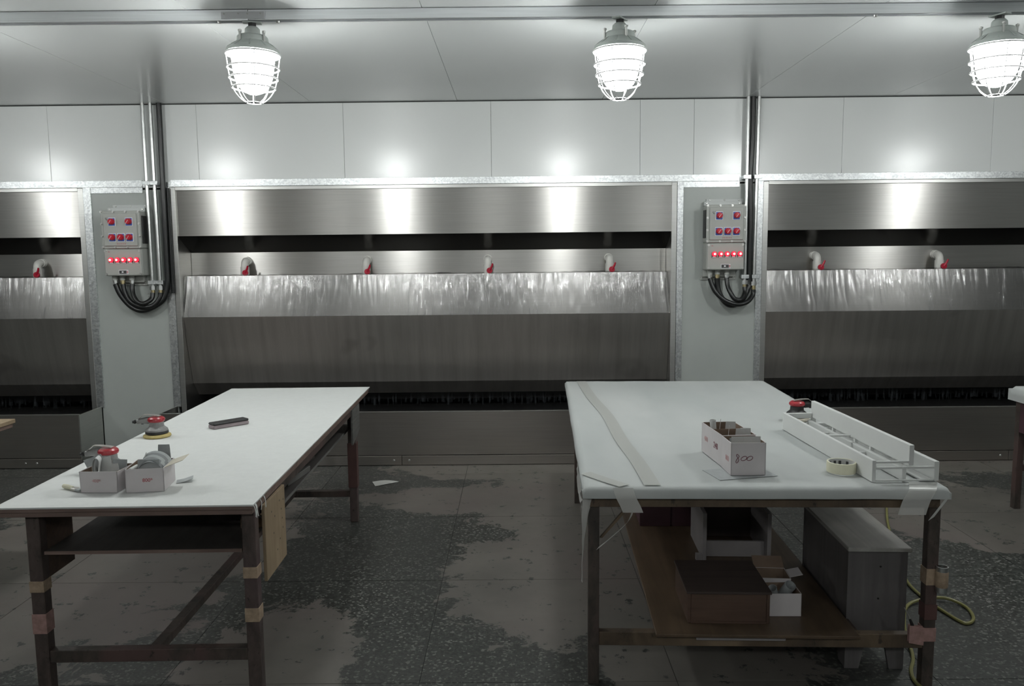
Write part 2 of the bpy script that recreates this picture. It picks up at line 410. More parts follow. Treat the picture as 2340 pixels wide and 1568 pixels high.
# ------------------------------------------------------------------ water curtain booths
BW = 4.07
def booth_build():
    t = thing('water_curtain_booth', '', 'spray booth', (0, 0, 0))
    y = 0.0  # local y = world y - YW
    for xa in (0, BW-.042): MB().box(xa, xa+.042, -.015, .03, .0, 2.205, .0015).build('side_frame', 'steel_frame', t, 0)
    MB().box(.0425, BW-.0425, -.012, .03, 2.182, 2.21, .0015).build('top_frame', 'steel_frame', t, 0)
    x0, x1 = .036, BW-.036
    # hood
    MB().box(x0+.006, x1-.006, .0, .02, 1.818, 2.186, .001).build('hood_panel', 'steel', t, 0)
    MB().prism([(.004, 1.819), (.27, 1.68), (.27, 1.69), (.012, 1.83)], x0, x1, 'x').build('baffle_plate', 'baffle_shade', t, 0)
    MB().box(x0, x1, .26, .28, 1.36, 1.684).build('back_plate', 'steel', t, 0)
    for xa, xb in ((x0-.012, x0-.002), (x1+.002, x1+.012)): MB().box(xa, xb, .02, .74, .05, 2.18).build('side_plate', 'steel_frame', t, 0)
    MB().box(x0, x1, .085, .262, 1.36, 1.372).build('trough', 'steel', t, 0)
    # curtain: upper sheet leans out, lower sheet leans back in
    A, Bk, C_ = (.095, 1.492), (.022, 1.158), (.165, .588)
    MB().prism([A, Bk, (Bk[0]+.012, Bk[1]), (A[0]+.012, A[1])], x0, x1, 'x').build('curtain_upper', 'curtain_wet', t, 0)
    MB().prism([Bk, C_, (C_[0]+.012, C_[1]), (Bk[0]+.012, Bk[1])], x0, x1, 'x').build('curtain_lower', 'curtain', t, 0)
    MB().prism([C_, (C_[0]+.012, C_[1]), (.282, .478), (.270, .474)], x0, x1, 'x').build('curtain_return', 'curtain', t, 0)
    def film(a, b, off, amp):
        def f(u, v):
            x = x1-(x1-x0)*u; yy = a[0]+(b[0]-a[0])*v; z = a[1]+(b[1]-a[1])*v
            return (x, yy-off-amp*abs(nz(x*22, z*3.0, 1.3))-.5*amp*abs(nz(x*60, z*7, 9)), z)
        return f
    MB().grid(film(A, Bk, .0025, .006), 420, 14).build('water_film', 'water_film', t, 180)
    # water standing in the trough, lapping over the lip
    def pool(u, v):
        x = x0+(x1-x0)*u
        return (x, .092+.165*v, 1.494+.016*max(0, nz(x*3, v*3, 4))+.009*nz(x*17, v*4, 8)*(1-.4*v))
    MB().grid(pool, 360, 5).build('water_surface', 'water_pool', t, 180)
    # dark inside below the curtain, tank
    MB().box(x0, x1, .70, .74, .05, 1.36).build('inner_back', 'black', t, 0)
    ta, tb, fy = -.03, BW+.03, -.36
    MB().box(ta, tb, fy, fy+.012, .082, .425, .002).build('tank_front', 'steel_tank', t, 0)
    MB().box(ta, tb, fy-.004, fy+.02, .425, .431).build('tank_rim', 'steel_frame', t, 0)
    MB().prism([(fy, .0), (fy, .428), (-.013, .428), (-.013, 0)], ta-.008, ta, 'x').build('tank_side', 'steel_frame', t, 0)
    MB().prism([(fy, .0), (fy, .428), (-.013, .428), (-.013, 0)], tb, tb+.008, 'x').build('tank_side', 'steel_frame', t, 0)
    MB().box(x0, x1, fy+.012, .70, .34, .345).build('tank_water', 'black', t, 0)
    k = MB().box(ta-.008, 1.86, fy-.006, fy+.012, .004, .078, .0015).build('base_strip', 'steel_tank', t, 0)
    k2 = MB().box(1.864, tb+.008, fy-.006, fy+.012, .004, .078, .0015).build('base_strip', 'steel_tank', t, 0)
    for kk, xx in ((k, 1.80), (k2, 1.92), (k, .35), (k, .42), (k2, 3.75), (k2, 3.66)):
        MB().lathe([(0, .005), (.006, .004), (.0095, 0)], 10, mat=Matrix.Translation((xx, fy-.006, .042)) @ Matrix.Rotation(R(90), 4, 'X')).build('rivet', 'bolt', kk)
    # falling water under the curtain
    m = MB(); rnd = random.Random(3)
    for i in range(230):
        x = x0+.03+(x1-x0-.06)*rnd.random(); z0 = .35+.05*rnd.random(); z1 = .40+.10*rnd.random(); yy = .30+.06*rnd.random(); wd = .003+.009*rnd.random(); sl = rnd.uniform(-.012, .012)
        m.tube([(x, yy, z0), (x+sl*.4, yy, (z0+z1)/2), (x+sl, yy, z1+.05)], [wd, wd*.8, wd*.2], 5)
    stuff(m.build('falling_water', 'drops', t, 60))
    # feed pipes
    for i in range(4):
        px = .515+1.012*i
        pts = [(px, .17, 1.372), (px, .17, 1.575)]+[(px, .17+.036*(1-math.cos(a)), 1.575+.036*math.sin(a)) for a in [R(d) for d in range(15, 91, 15)]]+[(px, .262, 1.611)]
        p = MB().tube(pts, .030, 16).build('feed_pipe', 'pvc', t)
        MB().cyl((px, .17, 1.49), (px, .17, 1.565), .035, seg=16).cyl((px, .225, 1.611), (px, .262, 1.611), .035, seg=16).build('pipe_socket', 'pvc', p)
        h = MB().cyl((px+.016, .135, 1.515), (px+.016, .118, 1.515), .024, seg=14)
        h.tube([(px+.016, .122, 1.515), (px+.035, .118, 1.548), (px+.043, .112, 1.572)], [.010, .009, .007], 8)
        h.build('valve_handle', 'valve_red', p)
    return t
b1 = booth_build(); b1.location = (-2.770, YW, 0)
b1['label'] = 'stainless water curtain booth in the middle, between the two grey columns'
b1['group'] = 'water curtain booths along the wall'
b2 = copy_tree(b1); b2.location = (1.990, YW, 0); b2['label'] = 'stainless water curtain booth at right, behind the white slatted rack'
b3 = copy_tree(b1); b3.location = (-3.470-BW, YW, 0); b3['label'] = 'stainless water curtain booth cut off by the left edge of the picture'

# ------------------------------------------------------------------ ceiling channel and lamps
t = thing('ceiling_channel', 'long galvanized steel channel under the ceiling carrying the caged lamps', 'channel', (0, 4.155, 2.81), R(.25))
MB().prism([(-.028, .0), (-.028, .05), (.028, .05), (.028, 0), (.020, 0), (.020, .006), (-.020, .006), (-.020, 0)], XL+.2, -1.31, 'x').build('rail', 'steel_beam', t, 0)
MB().prism([(-.025, .003), (-.025, .05), (.028, .05), (.028, .003), (.020, .003), (.020, .008), (-.020, .008), (-.020, .003)], -1.308, XR-.2, 'x').build('rail', 'steel_beam', t, 0)
cp = MB().box(-1.44, -1.225, -.034, -.029, .006, .040, .001).build('coupling_plate', 'label_white', t, 0)
for x in (-1.425, -1.355, -1.31, -1.245): MB().cyl((x, -.034, .030), (x, -.038, .030), .004, seg=8).build('rivet', 'bolt', cp)
for x in (-1.46, -1.17, 1.80): MB().lathe([(0, -.010), (.008, -.008), (.010, 0)], 10, (x, 0, .001)).build('bolt', 'bolt', t)
def lamp_build():
    t = thing('caged_lamp', '', 'lamp')
    MB().box(-.045, .045, -.022, .022, -.008, -.001, .001).build('mounting_plate', 'lamp_body', t, 0)
    MB().cyl((0, 0, -.008), (0, 0, -.032), .021, seg=6).build('nut', 'sander_black', t)
    MB().lathe([(0, -.024), (.026, -.026), (.036, -.036), (.040, -.072), (.0, -.074)], 24).build('neck', 'lamp_body', t)
    bd = MB().lathe([(0, -.068), (.068, -.07), (.074, -.076), (.078, -.100), (.1, -.118), (.126, -.136), (.128, -.140), (.128, -.153), (.112, -.156), (0, -.150)], 40).build('housing', 'lamp_body', t)
    m = MB()
    for k in range(10):
        a = 2*math.pi*k/10+.3; ca, sa = math.cos(a), math.sin(a)
        m.box(.072, .122, -.003, .003, -.14, -.092, mat=Matrix.Rotation(a, 4, 'Z') @ Matrix.Translation((0, 0, 0)) @ Matrix.Rotation(R(0), 4, 'Y'))
    # ribs follow the flare
    m.bm.free(); m = MB()
    for k in range(10):
        n0 = len(m.bm.verts)
        m.prism([(.076, -.098), (.10, -.113), (.124, -.132), (.118, -.138), (.076, -.138)], -.003, .003, 'y')
        m.bm.verts.ensure_lookup_table(); bmesh.ops.transform(m.bm, matrix=Matrix.Rotation(2*math.pi*k/10+.3, 4, 'Z'), verts=m.bm.verts[n0:])
    m.build('rib', 'lamp_body', bd, 0)
    for k in range(4):
        a = 2*math.pi*k/4+.85; x, y = .080*math.cos(a), .080*math.sin(a)
        MB().cyl((x, y, -.108), (x, y, -.062), .006, seg=8).lathe([(0, -.052), (.009, -.056), (.009, -.064), (0, -.066)], 10, (x, y, 0)).build('bolt', 'bolt', t)
    MB().lathe([(.106, -.152), (.107, -.16), (.101, -.215), (.094, -.262), (.084, -.295), (.069, -.322), (.048, -.341), (.024, -.351), (0, -.354)], 32).build('glass_globe', 'lamp_glass', t)
    cage = MB()
    def ring(r, z, w): cage.tube([(r*math.cos(2*math.pi*i/32), r*math.sin(2*math.pi*i/32), z) for i in range(32)], w, 6, True)
    ring(.131, -.160, .0045)
    for r, z in ((.126, -.225), (.118, -.275), (.106, -.322)): ring(r, z, .004)
    ring(.038, -.394, .003)
    for k in range(8):
        a = 2*math.pi*k/8+.15; ca, sa = math.cos(a), math.sin(a)
        pr = [(.130, -.158), (.124, -.20), (.118, -.25), (.109, -.295), (.100, -.325), (.083, -.355), (.060, -.380), (.038, -.394)]
        cage.tube([(r*ca, r*sa, z) for r, z in smoothpath([(r, z, 0) for r, z in pr], 3) for z in (z,)] if False else [(p.x*ca, p.x*sa, p.y) for p in smoothpath([(r, z, 0) for r, z in pr], 3)], .0026, 6)
    cage.build('wire_guard', 'lamp_wire', t)
    return t
L0 = lamp_build(); L0['group'] = 'caged lamps under the ceiling channel'
def lamp(x, y, z, rz, label, group=None, tilt=(0, 0)):
    o = copy_tree(L0); o.location = (x, y, z); o.rotation_euler = (tilt[0], tilt[1], rz); o['label'] = label
    if group: o['group'] = group
    return o
CB = 2.81
L0.location = (-1.298, 4.150, CB); L0['label'] = 'lit caged explosion-proof lamp under the riveted coupling plate, left of the three'
L0.rotation_euler = (0, R(1), .2)
lamp(.530, 4.157, CB, 1.0, 'lit caged explosion-proof lamp in the middle of the three on the channel')
lamp(2.418, 4.165, CB, 2.0, 'lit caged explosion-proof lamp at the right edge, partly cut off by the frame')
for x, w_ in ((-3.15, 'first caged lamp left of the picture'), (-5.05, 'second caged lamp left of the picture'), (4.3, 'first caged lamp right of the picture')): lamp(x, 4.155, CB, x, w_+' along the ceiling channel', 'caged lamps along the channel out of view')
for x, w_ in ((-3.15, 'left'), (-.4, 'middle'), (2.4, 'right')): lamp(x, -1.2, ZC-.004, x, w_+' caged lamp on the ceiling behind the camera', 'caged lamps behind the camera')

# ------------------------------------------------------------------ control boxes on the columns
def box_build():
    t = thing('control_box', '', 'control box')
    # local: x centre, y=0 at wall (negative to room), z = world z
    br = MB().box(-.125, .175, -.012, -.001, 2.018, 2.072, .001).box(-.15, .15, -.05, -.012, 2.016, 2.048, .002).build('top_bracket', 'box_grey_light', t, 0)
    for x in (-.1, .02, .135): MB().lathe([(0, .006), (.006, .004), (.008, 0)], 10, mat=Matrix.Translation((x, -.012, 2.062)) @ Matrix.Rotation(R(90), 4, 'X')).build('screw', 'bolt', br)
    for x in (-.13, .13): MB().lathe([(0, .008), (.008, .006), (.010, 0)], 10, mat=Matrix.Translation((x, -.05, 2.032)) @ Matrix.Rotation(R(90), 4, 'X')).build('screw', 'bolt', br)
    up_ = MB().box(-.150, .150, -.140, -.012, 1.722, 2.016, .008).build('switch_housing', 'box_grey', t)
    MB().box(-.155, .155, -.160, -.142, 1.722, 2.018, .004).box(-.132, .132, -.172, -.160, 1.742, 1.998, .004).build('cover_flange', 'box_grey', up_)
    for sx in (-1, 1): MB().box(.150*sx, .156*sx, -.125, -.04, 1.76, 1.98, .002).build('side_recess', 'black', up_, 0)
    pos = [(x, 2.010) for x in (-.148, -.05, .045, .148)]+[(x, 1.732) for x in (-.148, -.05, .045, .148)]+[(s*.148, z) for s in (-1, 1) for z in (1.915, 1.82)]
    for x, z in pos:
        MB().cyl((x, -.160, z), (x, -.166, z), .0095, seg=12).cyl((x, -.166, z), (x, -.172, z), .006, seg=6).build('bolt', 'bolt', up_)
    for i, (x, z) in enumerate(((-.060, 1.930), (.075, 1.930), (-.062, 1.808), (.007, 1.808), (.075, 1.808))):
        s = MB().box(x-.030, x+.030, -.177, -.172, z-.034, z+.034, .002).build('switch', 'label_white', t, 0)
        MB().box(x-.025, x+.025, -.1785, -.177, z-.029, z+.029).build('switch_plate', 'label_blue', s, 0)
        MB().lathe([(0, .030), (.018, .029), (.022, .024), (.0245, 0)], 20, mat=Matrix.Translation((x+.001, -.1785, z+.003)) @ Matrix.Rotation(R(90), 4, 'X')).build('switch_knob', 'knob_red', s)
        MB().box(-.003, .003, -.211, -.2085, -.018, .014, .001, mat=Matrix.Translation((x+.001, 0, z+.002)) @ Matrix.Rotation(R(35), 4, 'Y')).build('pointer', 'pointer_pink', s, 0)
    mt = lambda x, z, r=0: Matrix.Translation((x, -.1722, z)) @ Matrix.Rotation(R(r), 4, 'Y') @ Matrix.Rotation(R(90), 4, 'X')
    MB().text('Ex', .030, mt(-.096, 1.957, -35)).build('lettering', 'text_dark', up_, 0)
    m = MB()
    for i in range(6):
        x = -.026+i*.0125; z = 1.759
        for dz in (-.0035, 0, .0035): m.box(x-.004, x+.004, -.1726, -.172, z+dz-.0006, z+dz+.0006)
        m.box(x-.0008+.002*((i*7) % 3-1), x+.0008+.002*((i*7) % 3-1), -.1726, -.172, z-.005, z+.005)
    m.build('lettering', 'text_red', up_, 0)
    lo = MB().box(-.148, .148, -.140, -.012, 1.506, 1.720, .006).box(-.146, .146, -.158, -.140, 1.508, 1.718, .006).build('lamp_housing', 'box_grey', t)
    for x in (-.135, .135):
        for z in (1.704, 1.522): MB().cyl((x, -.158, z), (x, -.162, z), .0095, seg=12).build('bolt', 'bolt', lo).data
    m = Matrix.Translation((-.105, -.1584, 1.697)) @ Matrix.Rotation(R(90), 4, 'X')
    MB().text('Ex', .015, m).build('lettering', 'text_red', lo, 0)
    for i in range(5):
        x = -.090+i*.0505; z = 1.633
        l = MB().box(x-.0195, x+.0195, -.161, -.158, z-.030, z-.010, .001).cyl((x, -.158, z), (x, -.164, z), .021, seg=16).build('indicator_lamp', 'black', t)
        MB().lathe([(0, .020), (.010, .018), (.017, .010), (.0195, 0)], 18, mat=Matrix.Translation((x, -.164, z)) @ Matrix.Rotation(R(90), 4, 'X')).build('lens', 'indicator_lens', l)
        MB().lathe([(0, .0235), (.005, .022), (.009, .017), (.0095, .014)], 14, mat=Matrix.Translation((x, -.164, z)) @ Matrix.Rotation(R(90), 4, 'X')).build('bulb', 'indicator_core', l)
        MB().box(x-.016, x+.016, -.162, -.161, z-.028, z-.021).build('name_tag', 'label_white', l, 0)
    np_ = MB().box(-.036, .040, -.1605, -.158, 1.519, 1.553, .001).build('name_plate', 'label_white', t, 0)
    MB().box(-.032, .026, -.1612, -.1605, 1.523, 1.549).build('plate_print', 'text_dark', np_, 0)
    m = MB()
    for z in (1.541, 1.530): m.box(.028, .038, -.1612, -.1605, z-.003, z+.004)
    m.build('plate_print', 'text_red', np_, 0)
    MB().box(-.012, .002, -.1616, -.1612, 1.531, 1.543).build('plate_print', 'label_white', np_, 0)
    bb = MB().box(-.150, .11, -.05, -.012, 1.452, 1.506, .002).box(-.165, .12, -.012, -.001, 1.425, 1.462, .001).build('bottom_bracket', 'box_grey', t, 0)
    for x in (-.150, .1): MB().lathe([(0, .006), (.006, .004), (.008, 0)], 10, mat=Matrix.Translation((x, -.012, 1.444)) @ Matrix.Rotation(R(90), 4, 'X')).build('screw', 'bolt', bb)
    for i, x in enumerate((-.105, -.045, .030)):
        g = MB().cyl((x, -.085, 1.506), (x, -.085, 1.470), .021, seg=14).build('cable_gland', 'box_grey', t)
        if True: MB().cyl((x, -.085, 1.470), (x, -.085, 1.448), .019, seg=6).cyl((x, -.085, 1.448), (x, -.085, 1.432), .014, seg=12).build('gland_nut', 'brass' if i == 1 else 'zinc_pipe', g)
    return t
c1 = box_build(); c1.location = (-3.112, YW, 0); c1['label'] = 'grey electric control box with red switches on the left column'
c1['group'] = 'control boxes on the columns'
c2 = copy_tree(c1); c2.location = (1.660, YW, 0); c2['label'] = 'grey electric control box with red switches on the right column'
def pipe(x, z1, y=6.50, r=.0145, label='', xs=0.0):
    t = thing('conduit_pipe', label, 'pipe', (x, y, 0), group='galvanized conduit pipes by the control boxes')
    MB().tube([(0, 0, ZC-.001), (xs, 0, z1)], r, 14).build('tube', 'zinc_pipe', t)
    MB().cyl((xs, 0, z1+.02), (xs, 0, z1-.012), .024, seg=6).build('nut', 'zinc_pipe', t)
    MB().cyl((xs, 0, z1-.012), (xs, 0, z1-.05), .016, seg=12).build('fitting', 'brass', t)
    for z in (2.238, 1.45): MB().box(-.03, .03, -.020, -.014, z-.016, z+.016, .002).box(-.024, .024, -.014, .052, z-.012, z+.012).build('clamp', 'galv', t, 0)
    return t
pipe(-2.930, 1.40, label='thin zinc conduit pipe nearest the left control box')
pipe(-2.868, 1.40, label='thin zinc conduit pipe beside the black cable on the left column')
pipe(1.842, 1.40, label='thin zinc conduit pipe right behind the right control box')
pipe(1.926, 1.39, label='thin zinc conduit pipe along the trim right of the right control box', xs=-.012)
def hose(name, pts, r, label, n=8):
    o = MB().tube(smoothpath(pts, n), r, 12).build(name, 'black_rubber'); return tag(o, label, 'hose', 'black hoses below the control boxes')
GY = 6.475
hose('black_cable', [(-2.805, 6.515, ZC-.002), (-2.808, 6.515, 2.25), (-2.812, 6.515, 1.60), (-2.815, 6.512, 1.43), (-2.86, 6.50, 1.30), (-3.0, 6.485, 1.225), (-3.10, 6.478, 1.255), (-3.18, GY, 1.35), (-3.217, GY, 1.440)], .0215, 'thick black cable hose from the ceiling looping under the left control box')
hose('flexible_hose', [(-2.868, 6.495, 1.365), (-2.875, 6.488, 1.32), (-2.93, 6.470, 1.262), (-3.02, 6.458, 1.258), (-3.10, 6.462, 1.30), (-3.145, 6.47, 1.38), (-3.157, GY, 1.437)], .019, 'short black hose in the middle loop under the left control box')
hose('flexible_hose', [(-2.930, 6.495, 1.365), (-2.935, 6.48, 1.32), (-2.975, 6.440, 1.285), (-3.02, 6.430, 1.292), (-3.06, 6.445, 1.34), (-3.078, 6.465, 1.39), (-3.082, GY, 1.437)], .018, 'short black hose in the inner loop under the left control box')
hose('black_cable', [(1.884, 6.515, ZC-.002), (1.884, 6.515, 2.55), (1.872, 6.515, 2.25), (1.880, 6.515, 1.95), (1.880, 6.512, 1.45), (1.868, 6.50, 1.35), (1.80, 6.475, 1.245), (1.71, 6.462, 1.226), (1.64, 6.468, 1.30), (1.618, GY, 1.38), (1.615, GY, 1.440)], .0225, 'thick black cable hose from the ceiling looping under the right control box')
hose('flexible_hose', [(1.914, 6.495, 1.345), (1.905, 6.488, 1.30), (1.85, 6.450, 1.248), (1.76, 6.425, 1.232), (1.66, 6.435, 1.27), (1.59, 6.455, 1.345), (1.555, GY, 1.440)], .0185, 'short black hose in the wide loop under the right control box')
hose('flexible_hose', [(1.842, 6.495, 1.365), (1.838, 6.48, 1.32), (1.80, 6.435, 1.272), (1.745, 6.420, 1.275), (1.71, 6.435, 1.33), (1.695, 6.46, 1.38), (1.690, GY, 1.440)], .018, 'short black hose in the inner loop under the right control box')
m = MB().cyl((-2.778, 6.528, 2.20), (-2.778, 6.528, 1.36), .013, seg=10).build('black_cable', 'black_rubber'); tag(m, 'thin black cable strip along the trim of the left column', 'hose')

# ------------------------------------------------------------------ left table
TZ = .785
TL = thing('workbench', 'long workbench with white foam top and brown board edge, at left', 'table', (-1.835, 2.735, 0), R(1.0), 'workbenches')
W_, D_ = .900, 2.515
MB().box(0, W_, .0, D_, .762, .777, .001).build('table_top', 'edge_wood', TL, 0)
MB().box(.004, W_-.004, .006, D_-.006, .744, .7615, .001).build('table_top_board', 'edge_wood', TL, 0)
for a, b in ((.06, .10), (W_-.045, W_-.012)): MB().box(a, b, .075, 2.2, .706, .7435).build('side_rail', 'iron_dark', TL, 0)
LEG = .048
for (x, y, nm) in ((.072, .05, 'nl'), (.842, .05, 'nr'), (.072, 2.105, 'fl'), (.830, 2.105, 'fr')):
    lg = MB().box(x, x+LEG, y, y+LEG, 0, .7435, .003).build('leg', 'iron_brown', TL, 0)
    def band(z, h, mt, g=.002): MB().box(x-g, x+LEG+g, y-g, y+LEG+g, z-h/2, z+h/2, .001).build('tape_band', mt, lg, 0)
    if nm == 'nr': band(.512, .042, 'kraft_tape'); band(.352, .052, 'kraft_tape')
    if nm == 'nl': band(.470, .042, 'kraft_tape'); band(.33, .075, 'pink_tape')
    if nm == 'fr': band(.36, .28, 'maroon_tape', .004)
MB().box(.121, .842, .055, .095, .178, .224, .002).build('stretcher', 'iron_dark', TL, 0)
MB().box(.121, .830, 2.115, 2.155, .158, .196, .002).build('stretcher', 'iron_dark', TL, 0)
MB().box(.455, .495, .095, 2.115, .17, .205, .002).build('stretcher', 'iron_dark', TL, 0)
MB().box(.128, .838, .060, 2.20, .588, .600, .001).build('shelf', 'shelf_wood', TL, 0)
MB().box(.128, .838, .0565, .0597, .588, .600).build('shelf_edge', 'edge_wood', TL, 0)
MB().box(.8383, .8413, .108, 2.10, .588, .600).build('shelf_edge', 'grey_wood', TL, 0)
ply = MB().box(.896, .908, .115, .385, .452, .742, .001).build('side_panel', 'plywood', TL, 0)
for y, z in ((.2, .69), (.24, .66), (.31, .70), (.33, .66), (.34, .62), (.22, .60), (.30, .55), (.345, .58), (.26, .52), (.36, .69)):
    MB().cyl((.9082, y, z), (.9075, y, z), .004, seg=8).build('screw_hole', 'black', ply, 0)
MB().box(.060, .071, .12, .36, .455, .742, .001).build('side_panel', 'crate_wood', TL, 0)
MB().prism([(1.93, .53), (1.93, .74), (2.165, .74), (2.165, .575)], .886, .896, 'x').build('side_panel', 'grey_wood', TL, 0)
# foam sheet
def drape(x0, x1, y0, y1, z, drop, nx, ny, amp=.0, rad=.010, wave=3.0, drops=None):
    dl, dr, dn, df = drops if drops else (drop,)*4
    def fold(t, lo, hi, a, b):
        if t < lo:
            s = lo-t; th = min(s/rad, math.pi/2); return lo-rad*math.sin(th), -(rad*(1-math.cos(th))+max(0, s-rad*math.pi/2))
        if t > hi:
            s = t-hi; th = min(s/rad, math.pi/2); return hi+rad*math.sin(th), -(rad*(1-math.cos(th))+max(0, s-rad*math.pi/2))
        return t, 0.0
    def f(u, v):
        s = x0-dl+(x1-x0+dl+dr)*u; t = y0-dn+(y1-y0+dn+df)*v
        X, a = fold(s, x0, x1, 0, 0); Y, b = fold(t, y0, y1, 0, 0)
        k = min(a, b) if (a and b) else a+b
        h = amp*nz(X*wave, Y*wave, 2.1)
        return (X+(h*.8 if a else 0), Y+(h*.8 if b else 0), z+k+abs(h)*.7)
    return f
fo = MB().grid(drape(.0, W_, .0, D_, TZ, .006, 30, 60, .0012, .006, 6), 60, 140).thick(.006).build('foam_sheet', 'foam', None, 60, (-1.835, 2.735, 0), R(1.0))
tag(fo, 'white foam sheet covering the left workbench top', 'foam sheet')
# small ragged foam threads at the near right corner
m = MB()
for k in range(9):
    x = W_+.004+.006*random.random(); y = .0+.03*k*random.random(); m.tube(smoothpath([(x, y, .777), (x+.006, y-.004, .765), (x+.002+.01*random.random(), y-.006, .745-.02*random.random())], 4), .0015, 5)
m.build('loose_thread', 'foam', fo)
def at_TL(x, y): # local of left table -> world
    a = R(1.0); return (-1.835+x*math.cos(a)-y*math.sin(a), 2.735+x*math.sin(a)+y*math.cos(a))
# tape rolls and wood offcuts on the shelf
def tape_roll(loc, r, h, core, label, mat='tape_cream', rot=(0, 0, 0), coremat='tape_core'):
    t = thing('tape_roll', label, 'tape roll', loc, rot=rot, group='tape rolls')
    MB().lathe([(core+.003, 0), (r-.001, 0), (r, .001), (r, h-.001), (r-.001, h), (core+.003, h), (core+.003, 0)], 36).build('tape', mat, t)
    MB().lathe([(core, .001), (core+.003, .001), (core+.003, h-.001), (core, h-.001), (core, .001)], 36).build('core', coremat, t)
    return t
tape_roll((*at_TL(.800, .30), .6003), .042, .036, .034, 'brown tape roll on the shelf right by the near table leg', 'kraft_tape')
tape_roll((*at_TL(.775, .42), .6003), .040, .026, .032, 'flat brown tape roll on the shelf behind another roll', 'kraft_tape')
def plank(name, label, sx, sy, sz, loc, rz, mat, cat='board', group=None, bev=.002):
    return tag(MB().box(-sx/2, sx/2, -sy/2, sy/2, 0, sz, bev).build(name, mat, None, 0, loc, rz), label, cat, group)
plank('wood_block', 'dark wooden block on the left bench shelf, under its right edge', .10, .26, .028, (*at_TL(.770, .98), .6003), R(-8), 'grey_wood')
plank('wood_offcut', 'thin pale wood strip on the left bench shelf beyond the dark block', .05, .16, .012, (*at_TL(.77, 1.28), .6003), R(-5), 'shelf_wood')

# ------------------------------------------------------------------ sanders
def sander(loc, rz, label, head='sander_red', pad='pad_yellow', body='sander_grey'):
    t = thing('orbital_sander', label, 'sander', loc, rz, 'orbital sanders on the tables')
    MB().lathe([(0, 0), (.060, 0), (.064, .004), (.063, .010), (.050, .016), (0, .017)], 32).build('sanding_pad', pad, t)
    MB().lathe([(0, .016), (.050, .016), (.053, .020), (.052, .030), (0, .031)], 32).build('skirt', 'sander_black', t)
    MB().lathe([(0, .030), (.051, .030), (.050, .038), (.040, .046), (.034, .052), (.032, .074), (0, .075)], 32).build('body', body, t)
    MB().lathe([(0, .072), (.030, .072), (.037, .076), (.040, .083), (.038, .091), (.030, .097), (0, .098)], 28).build('head', head, t)
    MB().tube(smoothpath([(-.02, 0, .080), (-.05, 0, .080), (-.075, 0, .077), (-.090, 0, .075)], 4), [.015, .016, .017, .018, .017, .016, .015, .014, .013, .013, .012, .012, .012], 12).build('handle', body, t)
    MB().cyl((-.090, 0, .075), (-.112, 0, .074), .007, seg=10).cyl((-.098, 0, .0748), (-.104, 0, .0744), .010, seg=6).build('air_inlet', 'sander_black', t)
    MB().cyl((-.066, 0, .062), (-.066, 0, .070), .006, seg=10).build('regulator', 'sander_black', t)
    lv = lambda u, v: (.018-.10*u, (-.013+.026*v)*(1-.25*u), .1005+.007*math.sin(u*2.4)-(.018*max(0, u-.75)/.25))
    MB().grid(lv, 12, 3).thick(.0022).build('lever', 'sander_steel', t)
    return t
sander((-1.745, 3.825, TZ+.0015), R(4), 'grey and red orbital sander with yellow pad on the left foam table')
sander((-1.658, 3.190, TZ+.0015), R(2), 'red-headed orbital sander standing behind the two sandpaper cartons')
sander((1.437, 4.075, TZ+.003), R(176), 'black and red orbital sander behind the far end of the white rack', 'sander_red', 'pad_cream', 'sander_black')
# sanding block
t = thing('sanding_block', 'dusty black and pink sanding block on the left foam table', 'sanding block', (-1.478, 4.055, TZ+.0012), R(46))
MB().box(-.096, .096, -.031, .031, 0, .018, .004).build('rubber_pad', 'dirty_pink', t)
MB().box(-.096, .096, -.031, .031, .0182, .030, .005).build('grip', 'sander_black', t)
# paint brush half hidden by the carton
t = thing('paint_brush', 'small brush with cream handle lying left of the cartons', 'brush', (-1.665, 2.93, TZ+.0012), R(-28))
MB().tube([(-.055, 0, .009), (-.03, 0, .009), (.0, 0, .008)], [.008, .009, .007], 10).build('handle', 'tape_cream', t)
MB().box(0, .026, -.010, .010, .002, .012, .002).build('ferrule', 'sander_steel', t)
MB().box(.0262, .05, -.010, .010, .003, .010, .001).build('bristles', 'sandpaper_grey', t)

